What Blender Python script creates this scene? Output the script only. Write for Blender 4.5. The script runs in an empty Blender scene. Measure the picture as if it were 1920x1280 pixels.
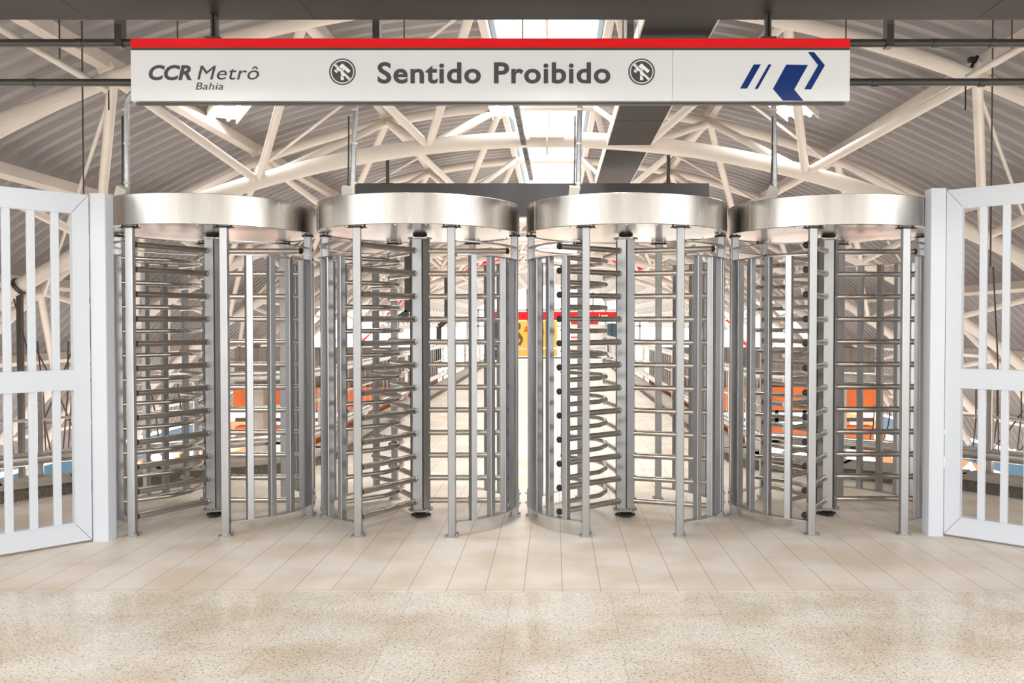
import bpy, bmesh, math, random
from mathutils import Vector, Matrix
random.seed(7)
PI = math.pi
SC = bpy.context.scene
COL = SC.collection

# ------------------------------------------------------------------ camera model (for measuring only)
CH, F, TILT = 1.42, 1650.0, math.radians(1.2)
VX = 1040.0
def ray(px, py):
    x = (px - VX) / F; y = (640 - py) / F
    return Vector((x, math.cos(TILT) + y * math.sin(TILT), -math.sin(TILT) + y * math.cos(TILT)))
def at(px, py, Y):
    d = ray(px, py); return Vector((0, 0, CH)) + d * (Y / d.y)
def floor_pt(px, py, z=0.0):
    d = ray(px, py); return Vector((0, 0, CH)) + d * ((z - CH) / d.z)

# ------------------------------------------------------------------ materials
MATS = {}
def new_mat(name):
    m = bpy.data.materials.new(name); m.use_nodes = True
    nt = m.node_tree; b = nt.nodes['Principled BSDF']
    MATS[name] = m
    return m, nt, b
def N(nt, t, **kw):
    n = nt.nodes.new(t)
    for k, v in kw.items(): setattr(n, k, v)
    return n
def noise_mix(nt, b, c1, c2, scale=8.0, detail=4.0, stretch=None, sock='Base Color', lo=0.35, hi=0.65):
    tc = N(nt, 'ShaderNodeTexCoord'); no = N(nt, 'ShaderNodeTexNoise')
    no.inputs['Scale'].default_value = scale; no.inputs['Detail'].default_value = detail
    if stretch:
        mp = N(nt, 'ShaderNodeMapping'); mp.inputs['Scale'].default_value = stretch
        nt.links.new(tc.outputs['Object'], mp.inputs['Vector']); nt.links.new(mp.outputs['Vector'], no.inputs['Vector'])
    else:
        nt.links.new(tc.outputs['Object'], no.inputs['Vector'])
    r = N(nt, 'ShaderNodeValToRGB')
    r.color_ramp.elements[0].position = lo; r.color_ramp.elements[1].position = hi
    r.color_ramp.elements[0].color = (*c1, 1); r.color_ramp.elements[1].color = (*c2, 1)
    nt.links.new(no.outputs['Fac'], r.inputs['Fac'])
    if sock == 'Base Color': nt.links.new(r.outputs['Color'], b.inputs[sock])
    else: nt.links.new(r.outputs['Color'], b.inputs[sock])
    return r
def paint(name, c, rough=0.5, var=0.06, scale=3.0, metal=0.0, spec=0.5):
    m, nt, b = new_mat(name)
    c2 = tuple(max(0, x * (1 - var)) for x in c)
    noise_mix(nt, b, c2, c, scale)
    b.inputs['Roughness'].default_value = rough; b.inputs['Metallic'].default_value = metal
    b.inputs['Specular IOR Level'].default_value = spec
    return m
def steel(name, c, rough, stretch, var=0.1, aniso=0.0, rvar=0.08):
    m, nt, b = new_mat(name)
    b.inputs['Metallic'].default_value = 1.0
    noise_mix(nt, b, tuple(x * (1 - var) for x in c), c, 6.0, 5.0, stretch)
    noise_mix(nt, b, (rough - rvar,) * 3, (rough + rvar,) * 3, 10.0, 5.0, stretch, sock='Roughness')
    if aniso:
        b.inputs['Anisotropic'].default_value = aniso
        tg = N(nt, 'ShaderNodeTangent'); tg.direction_type = 'RADIAL'; tg.axis = 'Z'
        nt.links.new(tg.outputs['Tangent'], b.inputs['Tangent'])
    return m
steel('steel_band', (0.57, 0.54, 0.50), 0.26, (1.5, 1.5, 0.05), 0.10, 0.4, 0.03)
steel('steel_tube', (0.50, 0.47, 0.435), 0.27, (0.3, 0.3, 0.3), 0.06, 0, 0.02)
steel('steel_post', (0.47, 0.475, 0.485), 0.36, (1, 1, 0.3), 0.10, 0, 0.04)
steel('steel_sheet', (0.72, 0.68, 0.66), 0.22, (0.3, 0.3, 0.3), 0.04, 0, 0.01)
steel('galvanised', (0.66, 0.69, 0.72), 0.42, (3, 3, 3), 0.2)
steel('rail_steel', (0.82, 0.80, 0.77), 0.22, (1, 1, 1), 0.08)
paint('white_gate', (0.66, 0.705, 0.77), 0.38, 0.02)
paint('cream_paint', (0.80, 0.735, 0.67), 0.45, 0.10, 2.0)
paint('dark_paint', (0.03, 0.026, 0.025), 0.5, 0.15, 1.5, 0.0, 0.2)
paint('pipe_black', (0.05, 0.045, 0.042), 0.4, 0.1)
paint('rubber', (0.018, 0.017, 0.016), 0.55, 0.1)
paint('slot_dark', (0.03, 0.025, 0.02), 0.6, 0.1)
paint('sign_white', (0.75, 0.78, 0.82), 0.22, 0.02, 1.0)
paint('sign_red', (0.78, 0.008, 0.012), 0.30, 0.05)
paint('sign_grey_dark', (0.06, 0.06, 0.065), 0.35, 0.05)
paint('lettering_grey', (0.075, 0.075, 0.085), 0.3, 0.02)
paint('logo_blue', (0.0, 0.028, 0.17), 0.3, 0.02)
paint('box_white', (0.72, 0.69, 0.62), 0.5, 0.04)
paint('orange_paint', (0.85, 0.19, 0.035), 0.5, 0.1)
paint('blue_paint', (0.035, 0.17, 0.32), 0.5, 0.1)
paint('pale_blue', (0.42, 0.56, 0.68), 0.5, 0.05)
paint('canopy_darkened', (0.22, 0.19, 0.165), 0.6, 0.15)  # far canopy cream darkened in the colour so strong sun doesn't bleach it
paint('teal_panel', (0.06, 0.12, 0.16), 0.4, 0.15, 5)
paint('poster_yellow', (0.92, 0.55, 0.10), 0.5, 0.03)
paint('board_white', (0.82, 0.82, 0.82), 0.4, 0.02)
paint('white_letter', (0.9, 0.9, 0.9), 0.5, 0.0)
paint('skin_brown', (0.20, 0.08, 0.045), 0.6, 0.1)
paint('concrete', (0.30, 0.27, 0.23), 0.85, 0.35, 2.0)
paint('concrete_light', (0.46, 0.42, 0.37), 0.8, 0.25, 3.0)
paint('cable_brown', (0.09, 0.06, 0.045), 0.6, 0.1)
paint('outside_ground', (0.40, 0.39, 0.37), 0.9, 0.12, 0.4)
paint('gasket', (0.10, 0.10, 0.11), 0.6, 0.1)

# corrugated roof paint
m, nt, b = new_mat('roof_sheet')
noise_mix(nt, b, (0.325, 0.31, 0.31), (0.39, 0.37, 0.37), 0.6, 6.0, (1, 0.3, 1))
b.inputs['Roughness'].default_value = 0.55; b.inputs['Specular IOR Level'].default_value = 0.3

# polished speckled granite (near) and beige plank paving (far): one floor slab with two materials
def grid_floor(name, bw, bh, c1, c2, joint, rough, speck, offset=0.5, rot=0.0, orig=(0, 0)):
    m, nt, b = new_mat(name)
    tc = N(nt, 'ShaderNodeTexCoord'); mp = N(nt, 'ShaderNodeMapping')
    mp.inputs['Rotation'].default_value = (0, 0, rot); mp.inputs['Location'].default_value = (orig[0], orig[1], 0)
    nt.links.new(tc.outputs['Object'], mp.inputs['Vector'])
    br = N(nt, 'ShaderNodeTexBrick'); br.offset = offset; br.offset_frequency = 2
    br.inputs['Scale'].default_value = 1.0; br.inputs['Brick Width'].default_value = bw; br.inputs['Row Height'].default_value = bh
    br.inputs['Mortar Size'].default_value = 0.0028; br.inputs['Mortar Smooth'].default_value = 0.3
    br.inputs['Color1'].default_value = (*c1, 1); br.inputs['Color2'].default_value = (*c2, 1); br.inputs['Mortar'].default_value = (*joint, 1)
    br.inputs['Bias'].default_value = 0.0
    nt.links.new(mp.outputs['Vector'], br.inputs['Vector'])
    last = br.outputs['Color']
    def mul(tex_out, e0, e1, p0, p1, last, fac=1.0):
        r = N(nt, 'ShaderNodeValToRGB'); r.color_ramp.elements[0].position = p0; r.color_ramp.elements[1].position = p1
        r.color_ramp.elements[0].color = (*e0, 1); r.color_ramp.elements[1].color = (*e1, 1)
        nt.links.new(tex_out, r.inputs['Fac'])
        mx = N(nt, 'ShaderNodeMix', data_type='RGBA', blend_type='MULTIPLY'); mx.inputs['Factor'].default_value = fac
        nt.links.new(last, mx.inputs['A']); nt.links.new(r.outputs['Color'], mx.inputs['B'])
        return mx.outputs['Result']
    big = N(nt, 'ShaderNodeTexNoise'); big.inputs['Scale'].default_value = 2.2; big.inputs['Detail'].default_value = 6
    nt.links.new(tc.outputs['Object'], big.inputs['Vector'])
    last = mul(big.outputs['Fac'], (0.86, 0.80, 0.72), (1, 1, 1), 0.38, 0.58, last)
    if speck:
        s1 = N(nt, 'ShaderNodeTexNoise'); s1.inputs['Scale'].default_value = 85; s1.inputs['Detail'].default_value = 3
        nt.links.new(tc.outputs['Object'], s1.inputs['Vector'])
        last = mul(s1.outputs['Fac'], (0.36, 0.32, 0.27), (1, 1, 1), 0.35, 0.43, last, 0.85)
        s2 = N(nt, 'ShaderNodeTexVoronoi'); s2.inputs['Scale'].default_value = 110
        nt.links.new(tc.outputs['Object'], s2.inputs['Vector'])
        last = mul(s2.outputs['Color'], (0.80, 0.76, 0.70), (1.0, 1.0, 1.0), 0.1, 0.8, last, 0.8)
    else:
        s1 = N(nt, 'ShaderNodeTexNoise'); s1.inputs['Scale'].default_value = 180; s1.inputs['Detail'].default_value = 2
        nt.links.new(tc.outputs['Object'], s1.inputs['Vector'])
        last = mul(s1.outputs['Fac'], (0.86, 0.84, 0.80), (1, 1, 1), 0.35, 0.65, last)
    nt.links.new(last, b.inputs['Base Color'])
    rr = N(nt, 'ShaderNodeMapRange'); rr.inputs['To Min'].default_value = rough - 0.07; rr.inputs['To Max'].default_value = rough + 0.10
    rr.inputs['From Min'].default_value = 0.3; rr.inputs['From Max'].default_value = 0.7
    nt.links.new(big.outputs['Fac'], rr.inputs['Value']); nt.links.new(rr.outputs['Result'], b.inputs['Roughness'])
    bp = N(nt, 'ShaderNodeBump'); bp.inputs['Strength'].default_value = 0.08; bp.inputs['Distance'].default_value = 0.002
    nt.links.new(br.outputs['Fac'], bp.inputs['Height']); bp.invert = True
    nt.links.new(bp.outputs['Normal'], b.inputs['Normal'])
    return m
grid_floor('granite_polished', 0.52, 0.46, (0.86, 0.82, 0.76), (0.79, 0.745, 0.675), (0.68, 0.63, 0.56), 0.20, True, offset=0.0, orig=(0.227, 0.34))
grid_floor('paving_beige', 1.13, 0.205, (0.83, 0.775, 0.715), (0.79, 0.735, 0.675), (0.46, 0.40, 0.33), 0.42, False, offset=0.0, rot=PI / 2, orig=(0.14, -0.04))
# dark curb granite
m, nt, b = new_mat('curb_granite')
noise_mix(nt, b, (0.09, 0.075, 0.06), (0.27, 0.235, 0.195), 120, 3, None, lo=0.38, hi=0.62); b.inputs['Roughness'].default_value = 0.7
# skylight sheet: thin clear polycarbonate
m, nt, b = new_mat('skylight_sheet')
nt.nodes.remove(b)
out = nt.nodes['Material Output']
tr = N(nt, 'ShaderNodeBsdfTransparent'); tr.inputs['Color'].default_value = (0.95, 0.97, 1, 1)
gl = N(nt, 'ShaderNodeBsdfGlossy'); gl.inputs['Roughness'].default_value = 0.1
mx = N(nt, 'ShaderNodeMixShader'); mx.inputs['Fac'].default_value = 0.06
nt.links.new(tr.outputs[0], mx.inputs[1]); nt.links.new(gl.outputs[0], mx.inputs[2]); nt.links.new(mx.outputs[0], out.inputs['Surface'])
# lamp
m, nt, b = new_mat('lamp_tube')
b.inputs['Emission Color'].default_value = (1, 0.98, 0.94, 1); b.inputs['Emission Strength'].default_value = 5.0

# ------------------------------------------------------------------ mesh builder
class MB:
    def __init__(s): s.v = []; s.f = []; s.sm = []
    def add(s, vs, fs, smooth=False):
        o = len(s.v); s.v += [tuple(p) for p in vs]
        for f in fs: s.f.append([i + o for i in f]); s.sm.append(smooth)
    def box(s, c, size, rz=0.0, M=None):
        hx, hy, hz = size[0] / 2, size[1] / 2, size[2] / 2
        R = M if M is not None else Matrix.Rotation(rz, 3, 'Z')
        vs = [Vector(c) + R @ Vector((sx * hx, sy * hy, sz * hz)) for sz in (-1, 1) for sx, sy in ((-1, -1), (1, -1), (1, 1), (-1, 1))]
        s.add(vs, [(3, 2, 1, 0), (4, 5, 6, 7), (0, 1, 5, 4), (1, 2, 6, 5), (2, 3, 7, 6), (3, 0, 4, 7)])
    def cbox(s, c, size, rz=0.0, ch=0.004):
        # upright bar with chamfered vertical edges
        hx, hy, hz = size[0] / 2, size[1] / 2, size[2] / 2
        p = [(-hx + ch, -hy), (hx - ch, -hy), (hx, -hy + ch), (hx, hy - ch), (hx - ch, hy), (-hx + ch, hy), (-hx, hy - ch), (-hx, -hy + ch)]
        R = Matrix.Rotation(rz, 3, 'Z')
        vs = [Vector(c) + R @ Vector((x, y, z)) for z in (-hz, hz) for x, y in p]
        s.add(vs, [tuple(range(7, -1, -1)), tuple(range(8, 16))] + [(i, (i + 1) % 8, 8 + (i + 1) % 8, 8 + i) for i in range(8)])
    def beam(s, a, b, w, h, up=(0, 0, 1)):
        a, b = Vector(a), Vector(b); d = (b - a); L = d.length; d.normalize()
        side = d.cross(Vector(up)); side.normalize(); u = side.cross(d)
        M = Matrix((side, d, u)).transposed()
        s.box((a + b) / 2, (w, L, h), M=M)
    def tube(s, pts, r, n=10, closed=False, cap=True, r_end=None):
        pts = [Vector(p) for p in pts]; m = len(pts)
        rings = []; prev = None
        for i, p in enumerate(pts):
            if closed: t = (pts[(i + 1) % m] - pts[i - 1])
            elif i == 0: t = pts[1] - pts[0]
            elif i == m - 1: t = pts[-1] - pts[-2]
            else: t = (pts[i + 1] - p).normalized() + (p - pts[i - 1]).normalized()
            t.normalize()
            if prev is None:
                ref = Vector((0, 0, 1)) if abs(t.z) < 0.9 else Vector((1, 0, 0))
                u = t.cross(ref).normalized()
            else:
                u = (prev - t * prev.dot(t)).normalized()
            prev = u; w = t.cross(u)
            rr = r if r_end is None else r + (r_end - r) * i / (m - 1)
            rings.append([p + (u * math.cos(2 * PI * k / n) + w * math.sin(2 * PI * k / n)) * rr for k in range(n)])
        vs = [q for rg in rings for q in rg]; fs = []
        for i in range(m if closed else m - 1):
            j = (i + 1) % m
            for k in range(n):
                fs.append((i * n + k, i * n + (k + 1) % n, j * n + (k + 1) % n, j * n + k))
        s.add(vs, fs, True)
        if cap and not closed:
            s.add(rings[0], [tuple(range(n - 1, -1, -1))]); s.add(rings[-1], [tuple(range(n))])
    def lathe(s, prof, c=(0, 0, 0), n=24, M=None, caps=True):
        # prof: (r,z) list; smooth sides, closed by caps if r>0
        M = M or Matrix.Identity(3)
        for (r0, z0), (r1, z1) in zip(prof[:-1], prof[1:]):
            vs = [Vector(c) + M @ Vector((r * math.cos(2 * PI * k / n), r * math.sin(2 * PI * k / n), z)) for r, z in ((r0, z0), (r1, z1)) for k in range(n)]
            s.add(vs, [(k, (k + 1) % n, n + (k + 1) % n, n + k) for k in range(n)], True)
        for (r, z), rev in ((prof[0], True), (prof[-1], False)):
            if caps and r > 1e-6:
                vs = [Vector(c) + M @ Vector((r * math.cos(2 * PI * k / n), r * math.sin(2 * PI * k / n), z)) for k in range(n)]
                s.add(vs, [tuple(range(n - 1, -1, -1)) if rev else tuple(range(n))])
    def prism(s, poly, z0, z1, M=None, c=(0, 0, 0)):
        M = M or Matrix.Identity(3); n = len(poly)
        vs = [Vector(c) + M @ Vector((x, y, z)) for z in (z0, z1) for x, y in poly]
        s.add(vs, [tuple(range(n - 1, -1, -1)), tuple(range(n, 2 * n))] + [(i, (i + 1) % n, n + (i + 1) % n, n + i) for i in range(n)])
    def arcstrip(s, r0, r1, z0, z1, a0, a1, n=20):
        vs = []
        for i in range(n + 1):
            a = math.radians(a0 + (a1 - a0) * i / n); c, q = math.cos(a), math.sin(a)
            vs += [(r0 * c, r0 * q, z0), (r1 * c, r1 * q, z0), (r1 * c, r1 * q, z1), (r0 * c, r0 * q, z1)]
        fs = []
        for i in range(n):
            for k in range(4): fs.append((i * 4 + k, i * 4 + (k + 1) % 4, i * 4 + 4 + (k + 1) % 4, i * 4 + 4 + k))
        fs += [(3, 2, 1, 0), tuple(n * 4 + k for k in range(4))]
        s.add(vs, fs)
    def mesh(s, name, mat):
        me = bpy.data.meshes.new(name); me.from_pydata(s.v, [], s.f)
        me.polygons.foreach_set('use_smooth', s.sm)
        bm = bmesh.new(); bm.from_mesh(me); bmesh.ops.recalc_face_normals(bm, faces=bm.faces); bm.to_mesh(me); bm.free()
        me.materials.append(MATS[mat]); me.update()
        return me
    def build(s, name, mat, parent=None):
        return ob(name, s.mesh(name, mat), parent)
def ob(name, me, parent=None, loc=None, rz=None):
    o = bpy.data.objects.new(name, me); COL.objects.link(o)
    if parent is not None: o.parent = parent
    if loc is not None: o.location = loc
    if rz is not None: o.rotation_euler = (0, 0, rz)
    return o
def tag(o, label=None, cat=None, group=None, kind=None):
    if label: o['label'] = label
    if cat: o['category'] = cat
    if group: o['group'] = group
    if kind: o['kind'] = kind
    return o
def thing(name, label, cat, loc=(0, 0, 0), rz=0.0, group=None):
    o = bpy.data.objects.new(name, None); COL.objects.link(o); o.location = loc; o.rotation_euler = (0, 0, rz)
    return tag(o, label, cat, group)
def structure(o): o['kind'] = 'structure'; return o
def mesh_text(name, txt, size, mat, bold=0.0, shear=0.0, extrude=0.0008, xscale=1.0, spacing=1.0):
    cu = bpy.data.curves.new(name, 'FONT'); cu.body = txt; cu.size = size; cu.offset = bold; cu.shear = shear
    cu.extrude = extrude; cu.space_character = spacing; cu.resolution_u = 4
    tmp = bpy.data.objects.new(name + '_t', cu); COL.objects.link(tmp)
    bpy.context.view_layer.update()
    dg = bpy.context.evaluated_depsgraph_get()
    me = bpy.data.meshes.new_from_object(tmp.evaluated_get(dg)); me.name = name
    bpy.data.objects.remove(tmp); me.materials.clear(); me.materials.append(MATS[mat])
    xs = [v.co.x for v in me.vertices]; x0 = min(xs)
    for v in me.vertices: v.co.x = (v.co.x - x0) * xscale
    return me, (max(xs) - x0) * xscale

# ------------------------------------------------------------------ floor
YB = floor_pt(1000, 1110).y     # border between the two pavings
cl = [floor_pt(-260, 990), floor_pt(0, 945), floor_pt(140, 925), floor_pt(300, 909), floor_pt(554, 885)]
cr = [floor_pt(2200, 972), floor_pt(1920, 937), floor_pt(1805, 920), floor_pt(1581, 898), floor_pt(1400, 880)]
XL, XR = -2.25, 1.75
left_edge = [Vector((-6.6, 5.0, 0))] + [Vector((p.x, p.y, 0)) for p in cl[1:]] + [Vector((XL, 9.0, 0)), Vector((XL, 33.2, 0))]
right_edge = [Vector((6.2, 5.0, 0))] + [Vector((p.x, p.y, 0)) for p in cr[1:]] + [Vector((XR, 9.0, 0)), Vector((XR, 33.2, 0))]
def slab(name, poly, mat, z0=-0.35, z1=0.0):
    g = MB(); g.prism([(p[0], p[1]) for p in poly], z0, z1); o = g.build(name, mat); return structure(o)
slab('floor', [(-9, -7), (9, -7), (9, YB), (-9, YB)], 'granite_polished')
def out(p, d=0.32): return Vector((p.x + (d if p.x > 0 else -d), p.y + 0.05, 0))
poly = [(-9, YB), (9, YB), (9, 4.9)] + [tuple(out(p)[:2]) for p in right_edge] + [(3.4, 33.3), (3.4, 36.5), (-3.4, 36.5), (-3.4, 33.3)] + [tuple(out(p)[:2]) for p in reversed(left_edge)] + [(-9, 4.9)]
slab('floor_walkway', poly, 'paving_beige')

# worn patch marks in the paving (flat stains are part of the paving)
# curbs along the deck edge
def curb(name, edge, label, sgn):
    t = thing(name, label, 'curb')
    g = MB(); k = MB()
    pts = edge
    for a, b in zip(pts[:-1], pts[1:]):
        d = (b - a).normalized(); nrm = Vector((-d.y, d.x, 0)) * sgn
        g.beam(a + nrm * 0.14 + Vector((0, 0, 0.05)) - d * 0.02, b + nrm * 0.14 + Vector((0, 0, 0.05)) + d * 0.02, 0.24, 0.10)
        k.beam(a + nrm * 0.13 + Vector((0, 0, 0.1225)) - d * 0.02, b + nrm * 0.13 + Vector((0, 0, 0.1225)) + d * 0.02, 0.28, 0.045)
    g.build('curb_stone', 'curb_granite', t); k.build('coping', 'concrete_light', t)
curb('deck_curb', left_edge, 'dark granite curb with pale coping edging the deck behind the left gate', 1)
curb('deck_curb', right_edge, 'dark granite curb with pale coping edging the deck behind the right gate', -1)

# ------------------------------------------------------------------ turnstiles
RD = 0.728
HB, HT = 2.065, 2.268
ARMZ = [0.118 + i * (1.946 - 0.118) / 11 for i in range(12)]
COMBZ = [(ARMZ[i] + ARMZ[i + 1]) / 2 for i in range(11)]
ME = {}
def make_meshes():
    # canopy drum: open-bottom band with lid and folded lip
    g = MB(); n = 96
    g.lathe([(RD - 0.004, HB), (RD, HB + 0.003), (RD, HT - 0.003), (RD - 0.004, HT), (0.0, HT + 0.001)], n=n, caps=False)
    g.lathe([(RD - 0.010, HB), (RD - 0.010, HB + 0.03)], n=n, caps=False)
    g.lathe([(RD - 0.010, HB), (RD - 0.004, HB)], n=n, caps=False)
    ME['canopy'] = g.mesh('canopy', 'steel_band')
    g = MB()
    for a in (-52, 26, 128, 205):
        r = math.radians(a); g.box(((RD + 0.0006) * math.cos(r), (RD + 0.0006) * math.sin(r), (HB + HT) / 2), (0.002, 0.0035, HT - HB - 0.01), r)
    ME['canopy_seam'] = g.mesh('canopy_seam', 'steel_sheet')
    # underside: two plates meeting on a diagonal seam, screws
    g = MB()
    g.arcstrip(0.0, RD - 0.011, HB + 0.006, HB + 0.011, 30, 210, 40)
    ME['under_a'] = g.mesh('underside_panel', 'steel_sheet')
    g = MB()
    g.arcstrip(0.0, RD - 0.011, HB + 0.002, HB + 0.008, 210.4, 389.6, 40)
    for a in range(215, 390, 17):
        r = math.radians(a); g.lathe([(0.006, -0.004), (0.006, 0.002)], ((RD - 0.05) * math.cos(r), (RD - 0.05) * math.sin(r), HB), 8)
    ME['under_b'] = g.mesh('underside_panel', 'steel_sheet')
    # legs (local +X pointing radially outward)
    g = MB(); g.cbox((0, 0, (HB + 0.003) / 2), (0.050, 0.050, HB - 0.003)); ME['post'] = g.mesh('post', 'steel_post')
    g = MB(); g.cbox((0, 0, 0.005), (0.085, 0.085, 0.010), ch=0.012)
    for sx in (-1, 1): g.lathe([(0.008, 0.0), (0.008, 0.014), (0.004, 0.018)], (sx * 0.032, 0.034, 0.006), 8)
    ME['foot_plate'] = g.mesh('foot_plate', 'steel_post')
    g = MB(); g.cbox((0, 0, HB - 0.010), (0.075, 0.075, 0.012), ch=0.01)
    for sy in (-1, 1): g.lathe([(0.007, 0), (0.007, 0.012)], (0, sy * 0.05, HB - 0.01), 8)
    g.box((0, 0, HB - 0.012), (0.03, 0.13, 0.006))
    ME['head_plate'] = g.mesh('head_plate', 'rubber')
    g = MB(); g.box((0.0, 0, 0), (0.008, 0.050, 0.13))
    for z in (-0.035, 0.035): g.lathe([(0.010, 0.0), (0.010, 0.006), (0.004, 0.011)], (0.004, 0, z), 10, Matrix.Rotation(PI / 2, 3, 'Y'))
    ME['bolt_plate'] = g.mesh('bolt_plate', 'steel_post')
    zb, zt = 0.098, 1.872
    g = MB(); g.cbox((0, 0, (zb + zt) / 2), (0.044, 0.044, zt - zb)); ME['cage_bar'] = g.mesh('cage_bar', 'steel_post')
    # rings: flat bar arcs from front post to back post, each side
    for key, z in (('ring_low', zb - 0.006), ('ring_mid', zt), ('ring_top', 1.962)):
        for sd, (a0, a1) in (('r', (-60.5, 60.5)), ('l', (119.5, 240.5))):
            g = MB(); g.arcstrip(0.664, 0.716, z, z + 0.006, a0, a1, 32); ME[key + sd] = g.mesh('cage_ring', 'steel_post')
    # rotor arm (along +X)
    g = MB(); g.tube([(0.05, 0, 0), (0.632, 0, 0)], 0.0205, 14)
    g.lathe([(0.0228, 0.0), (0.0228, 0.006), (0.0205, 0.008)], (0.068, 0, 0), 12, Matrix.Rotation(PI / 2, 3, 'Y'))
    ME['arm'] = g.mesh('rotor_arm', 'steel_tube')
    g = MB(); g.lathe([(0.0205, 0), (0.0225, 0.002), (0.0225, 0.014), (0.017, 0.020), (0.008, 0.023)], (0.630, 0, 0), 14, Matrix.Rotation(PI / 2, 3, 'Y'))
    ME['cap'] = g.mesh('end_cap', 'rubber')
    # column
    g = MB(); zc0, zc1 = 0.062, 2.03
    hexa = [(0.074 * math.cos(math.radians(a)), 0.074 * math.sin(math.radians(a))) for a in range(0, 360, 60)]
    g.prism(hexa, zc0, zc1)
    ME['column'] = g.mesh('rotor_column', 'steel_post')
    g = MB()
    for a in (60, 180, 300):
        r = math.radians(a); g.box((0.0725 * math.cos(r), 0.0725 * math.sin(r), (zc0 + zc1) / 2), (0.008, 0.010, zc1 - zc0 - 0.01), r)
    ME['column_slot'] = g.mesh('column_slot', 'slot_dark')
    g = MB()
    for z in (0.046, 2.028): g.lathe([(0.086, z), (0.090, z + 0.003), (0.090, z + 0.012), (0.086, z + 0.015)], n=32)
    for k in range(6):
        r = math.radians(30 + 60 * k); g.lathe([(0.008, 0.060), (0.008, 0.068)], (0.072 * math.cos(r), 0.072 * math.sin(r), 0), 8)
    ME['flange'] = g.mesh('flange', 'steel_tube')
    g = MB(); g.lathe([(0.050, 0.0), (0.050, 0.020), (0.034, 0.024), (0.034, 0.048)], n=20)
    for k in range(3):
        r = math.radians(30 + 120 * k); g.box((0.045 * math.cos(r), 0.045 * math.sin(r), 0.009), (0.05, 0.05, 0.016), r)
    ME['floor_bearing'] = g.mesh('floor_bearing', 'rubber')
    g = MB(); g.lathe([(0.040, 2.043), (0.040, 2.054), (0.052, 2.056), (0.052, HB + 0.002)], n=20); ME['top_bearing'] = g.mesh('top_bearing', 'rubber')
make_meshes()
def comb_mesh(z):
    P = [Vector((-0.465, -0.50, z)), Vector((-0.205, -0.255, z)), Vector((-0.150, -0.10, z)), Vector((-0.150, 0.10, z)), Vector((-0.205, 0.255, z)), Vector((-0.465, 0.50, z))]
    pts = [P[0]]
    for i in range(1, 5):
        a = (P[i - 1] - P[i]).normalized(); b = (P[i + 1] - P[i]).normalized(); d = 0.035
        p0, p2 = P[i] + a * d, P[i] + b * d
        for t in (0, 0.33, 0.67, 1): pts.append(p0 * (1 - t) ** 2 + P[i] * 2 * t * (1 - t) + p2 * t * t)
    pts.append(P[-1])
    g = MB(); g.tube(pts, 0.0165, 12); return g.mesh('comb_tube', 'steel_tube')
COMB = [comb_mesh(z) for z in COMBZ]
def radial(me, name, parent, R, deg, face=None):
    r = math.radians(deg)
    return ob(name, me, parent, (R * math.cos(r), R * math.sin(r), 0), r if face is None else math.radians(face))
def turnstile(cx, cy, rz, wing, label):
    t = thing('full_height_turnstile', label, 'turnstile', (cx, cy, 0), math.radians(rz), 'full-height turnstiles in a row')
    c = ob('canopy', ME['canopy'], t); ob('canopy_seam', ME['canopy_seam'], c)
    ob('underside_panel', ME['under_a'], t); ob('underside_panel', ME['under_b'], t)
    for a in (-63, 243, 63, 117, 0, 180):
        side = a in (0, 180); R = 0.690 if not side else 0.693
        p = radial(ME['post'], 'post', t, R, a, None if side else (-90 if a in (-63, 243) else 90))
        ob('foot_plate', ME['foot_plate'], p)
        if side:
            for z in (1.918, 0.135):
                ob('bolt_plate', ME['bolt_plate'], p, (0.0285, 0, z))
        h = ob('head_plate', ME['head_plate'], p)
    for a in (-50, -36.5, -23, -9.5, 9.5, 23, 36.5, 50):
        for b in (0, 180):
            aa = a if b == 0 else 180 - a
            radial(ME['cage_bar'], 'cage_bar', t, 0.690, aa)
    for k in ('ring_low', 'ring_mid', 'ring_top'):
        for sd in 'rl': ob('cage_ring', ME[k + sd], t)
    for me in COMB: ob('comb_tube', me, t)
    col = ob('rotor_column', ME['column'], t, (0, 0, 0), math.radians(wing - 9))
    ob('column_slot', ME['column_slot'], col); ob('flange', ME['flange'], col)
    ob('floor_bearing', ME['floor_bearing'], t); ob('top_bearing', ME['top_bearing'], t)
    for w in (0, 120, 240):
        for z in ARMZ:
            a = ob('rotor_arm', ME['arm'], t, (0, 0, z), math.radians(wing + w))
            ob('end_cap', ME['cap'], a)
    return t
TC = []
for px, py in ((402, 966), (788, 967), (1173, 966), (1552, 962)):
    p = floor_pt(px, py); TC.append(p)
print('TC', [tuple(round(v, 3) for v in p) for p in TC])
ys = [6.46, 6.45, 6.46, 6.50]
specs = [(-0.5, 0.5, 'steel full-height turnstile standing beside the left white gate'),
         (-1.0, 1.0, 'steel full-height turnstile, second from the left white gate'),
         (0.0, -20.0, 'steel full-height turnstile, second from the right white gate'),
         (1.5, -1.5, 'steel full-height turnstile standing beside the right white gate')]
for (px, _), Y, (rz, wing, lab) in zip(((402, 0), (788, 0), (1173, 0), (1552, 0)), ys, specs):
    turnstile((px - VX) / F * Y, Y, rz, wing, lab)

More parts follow.
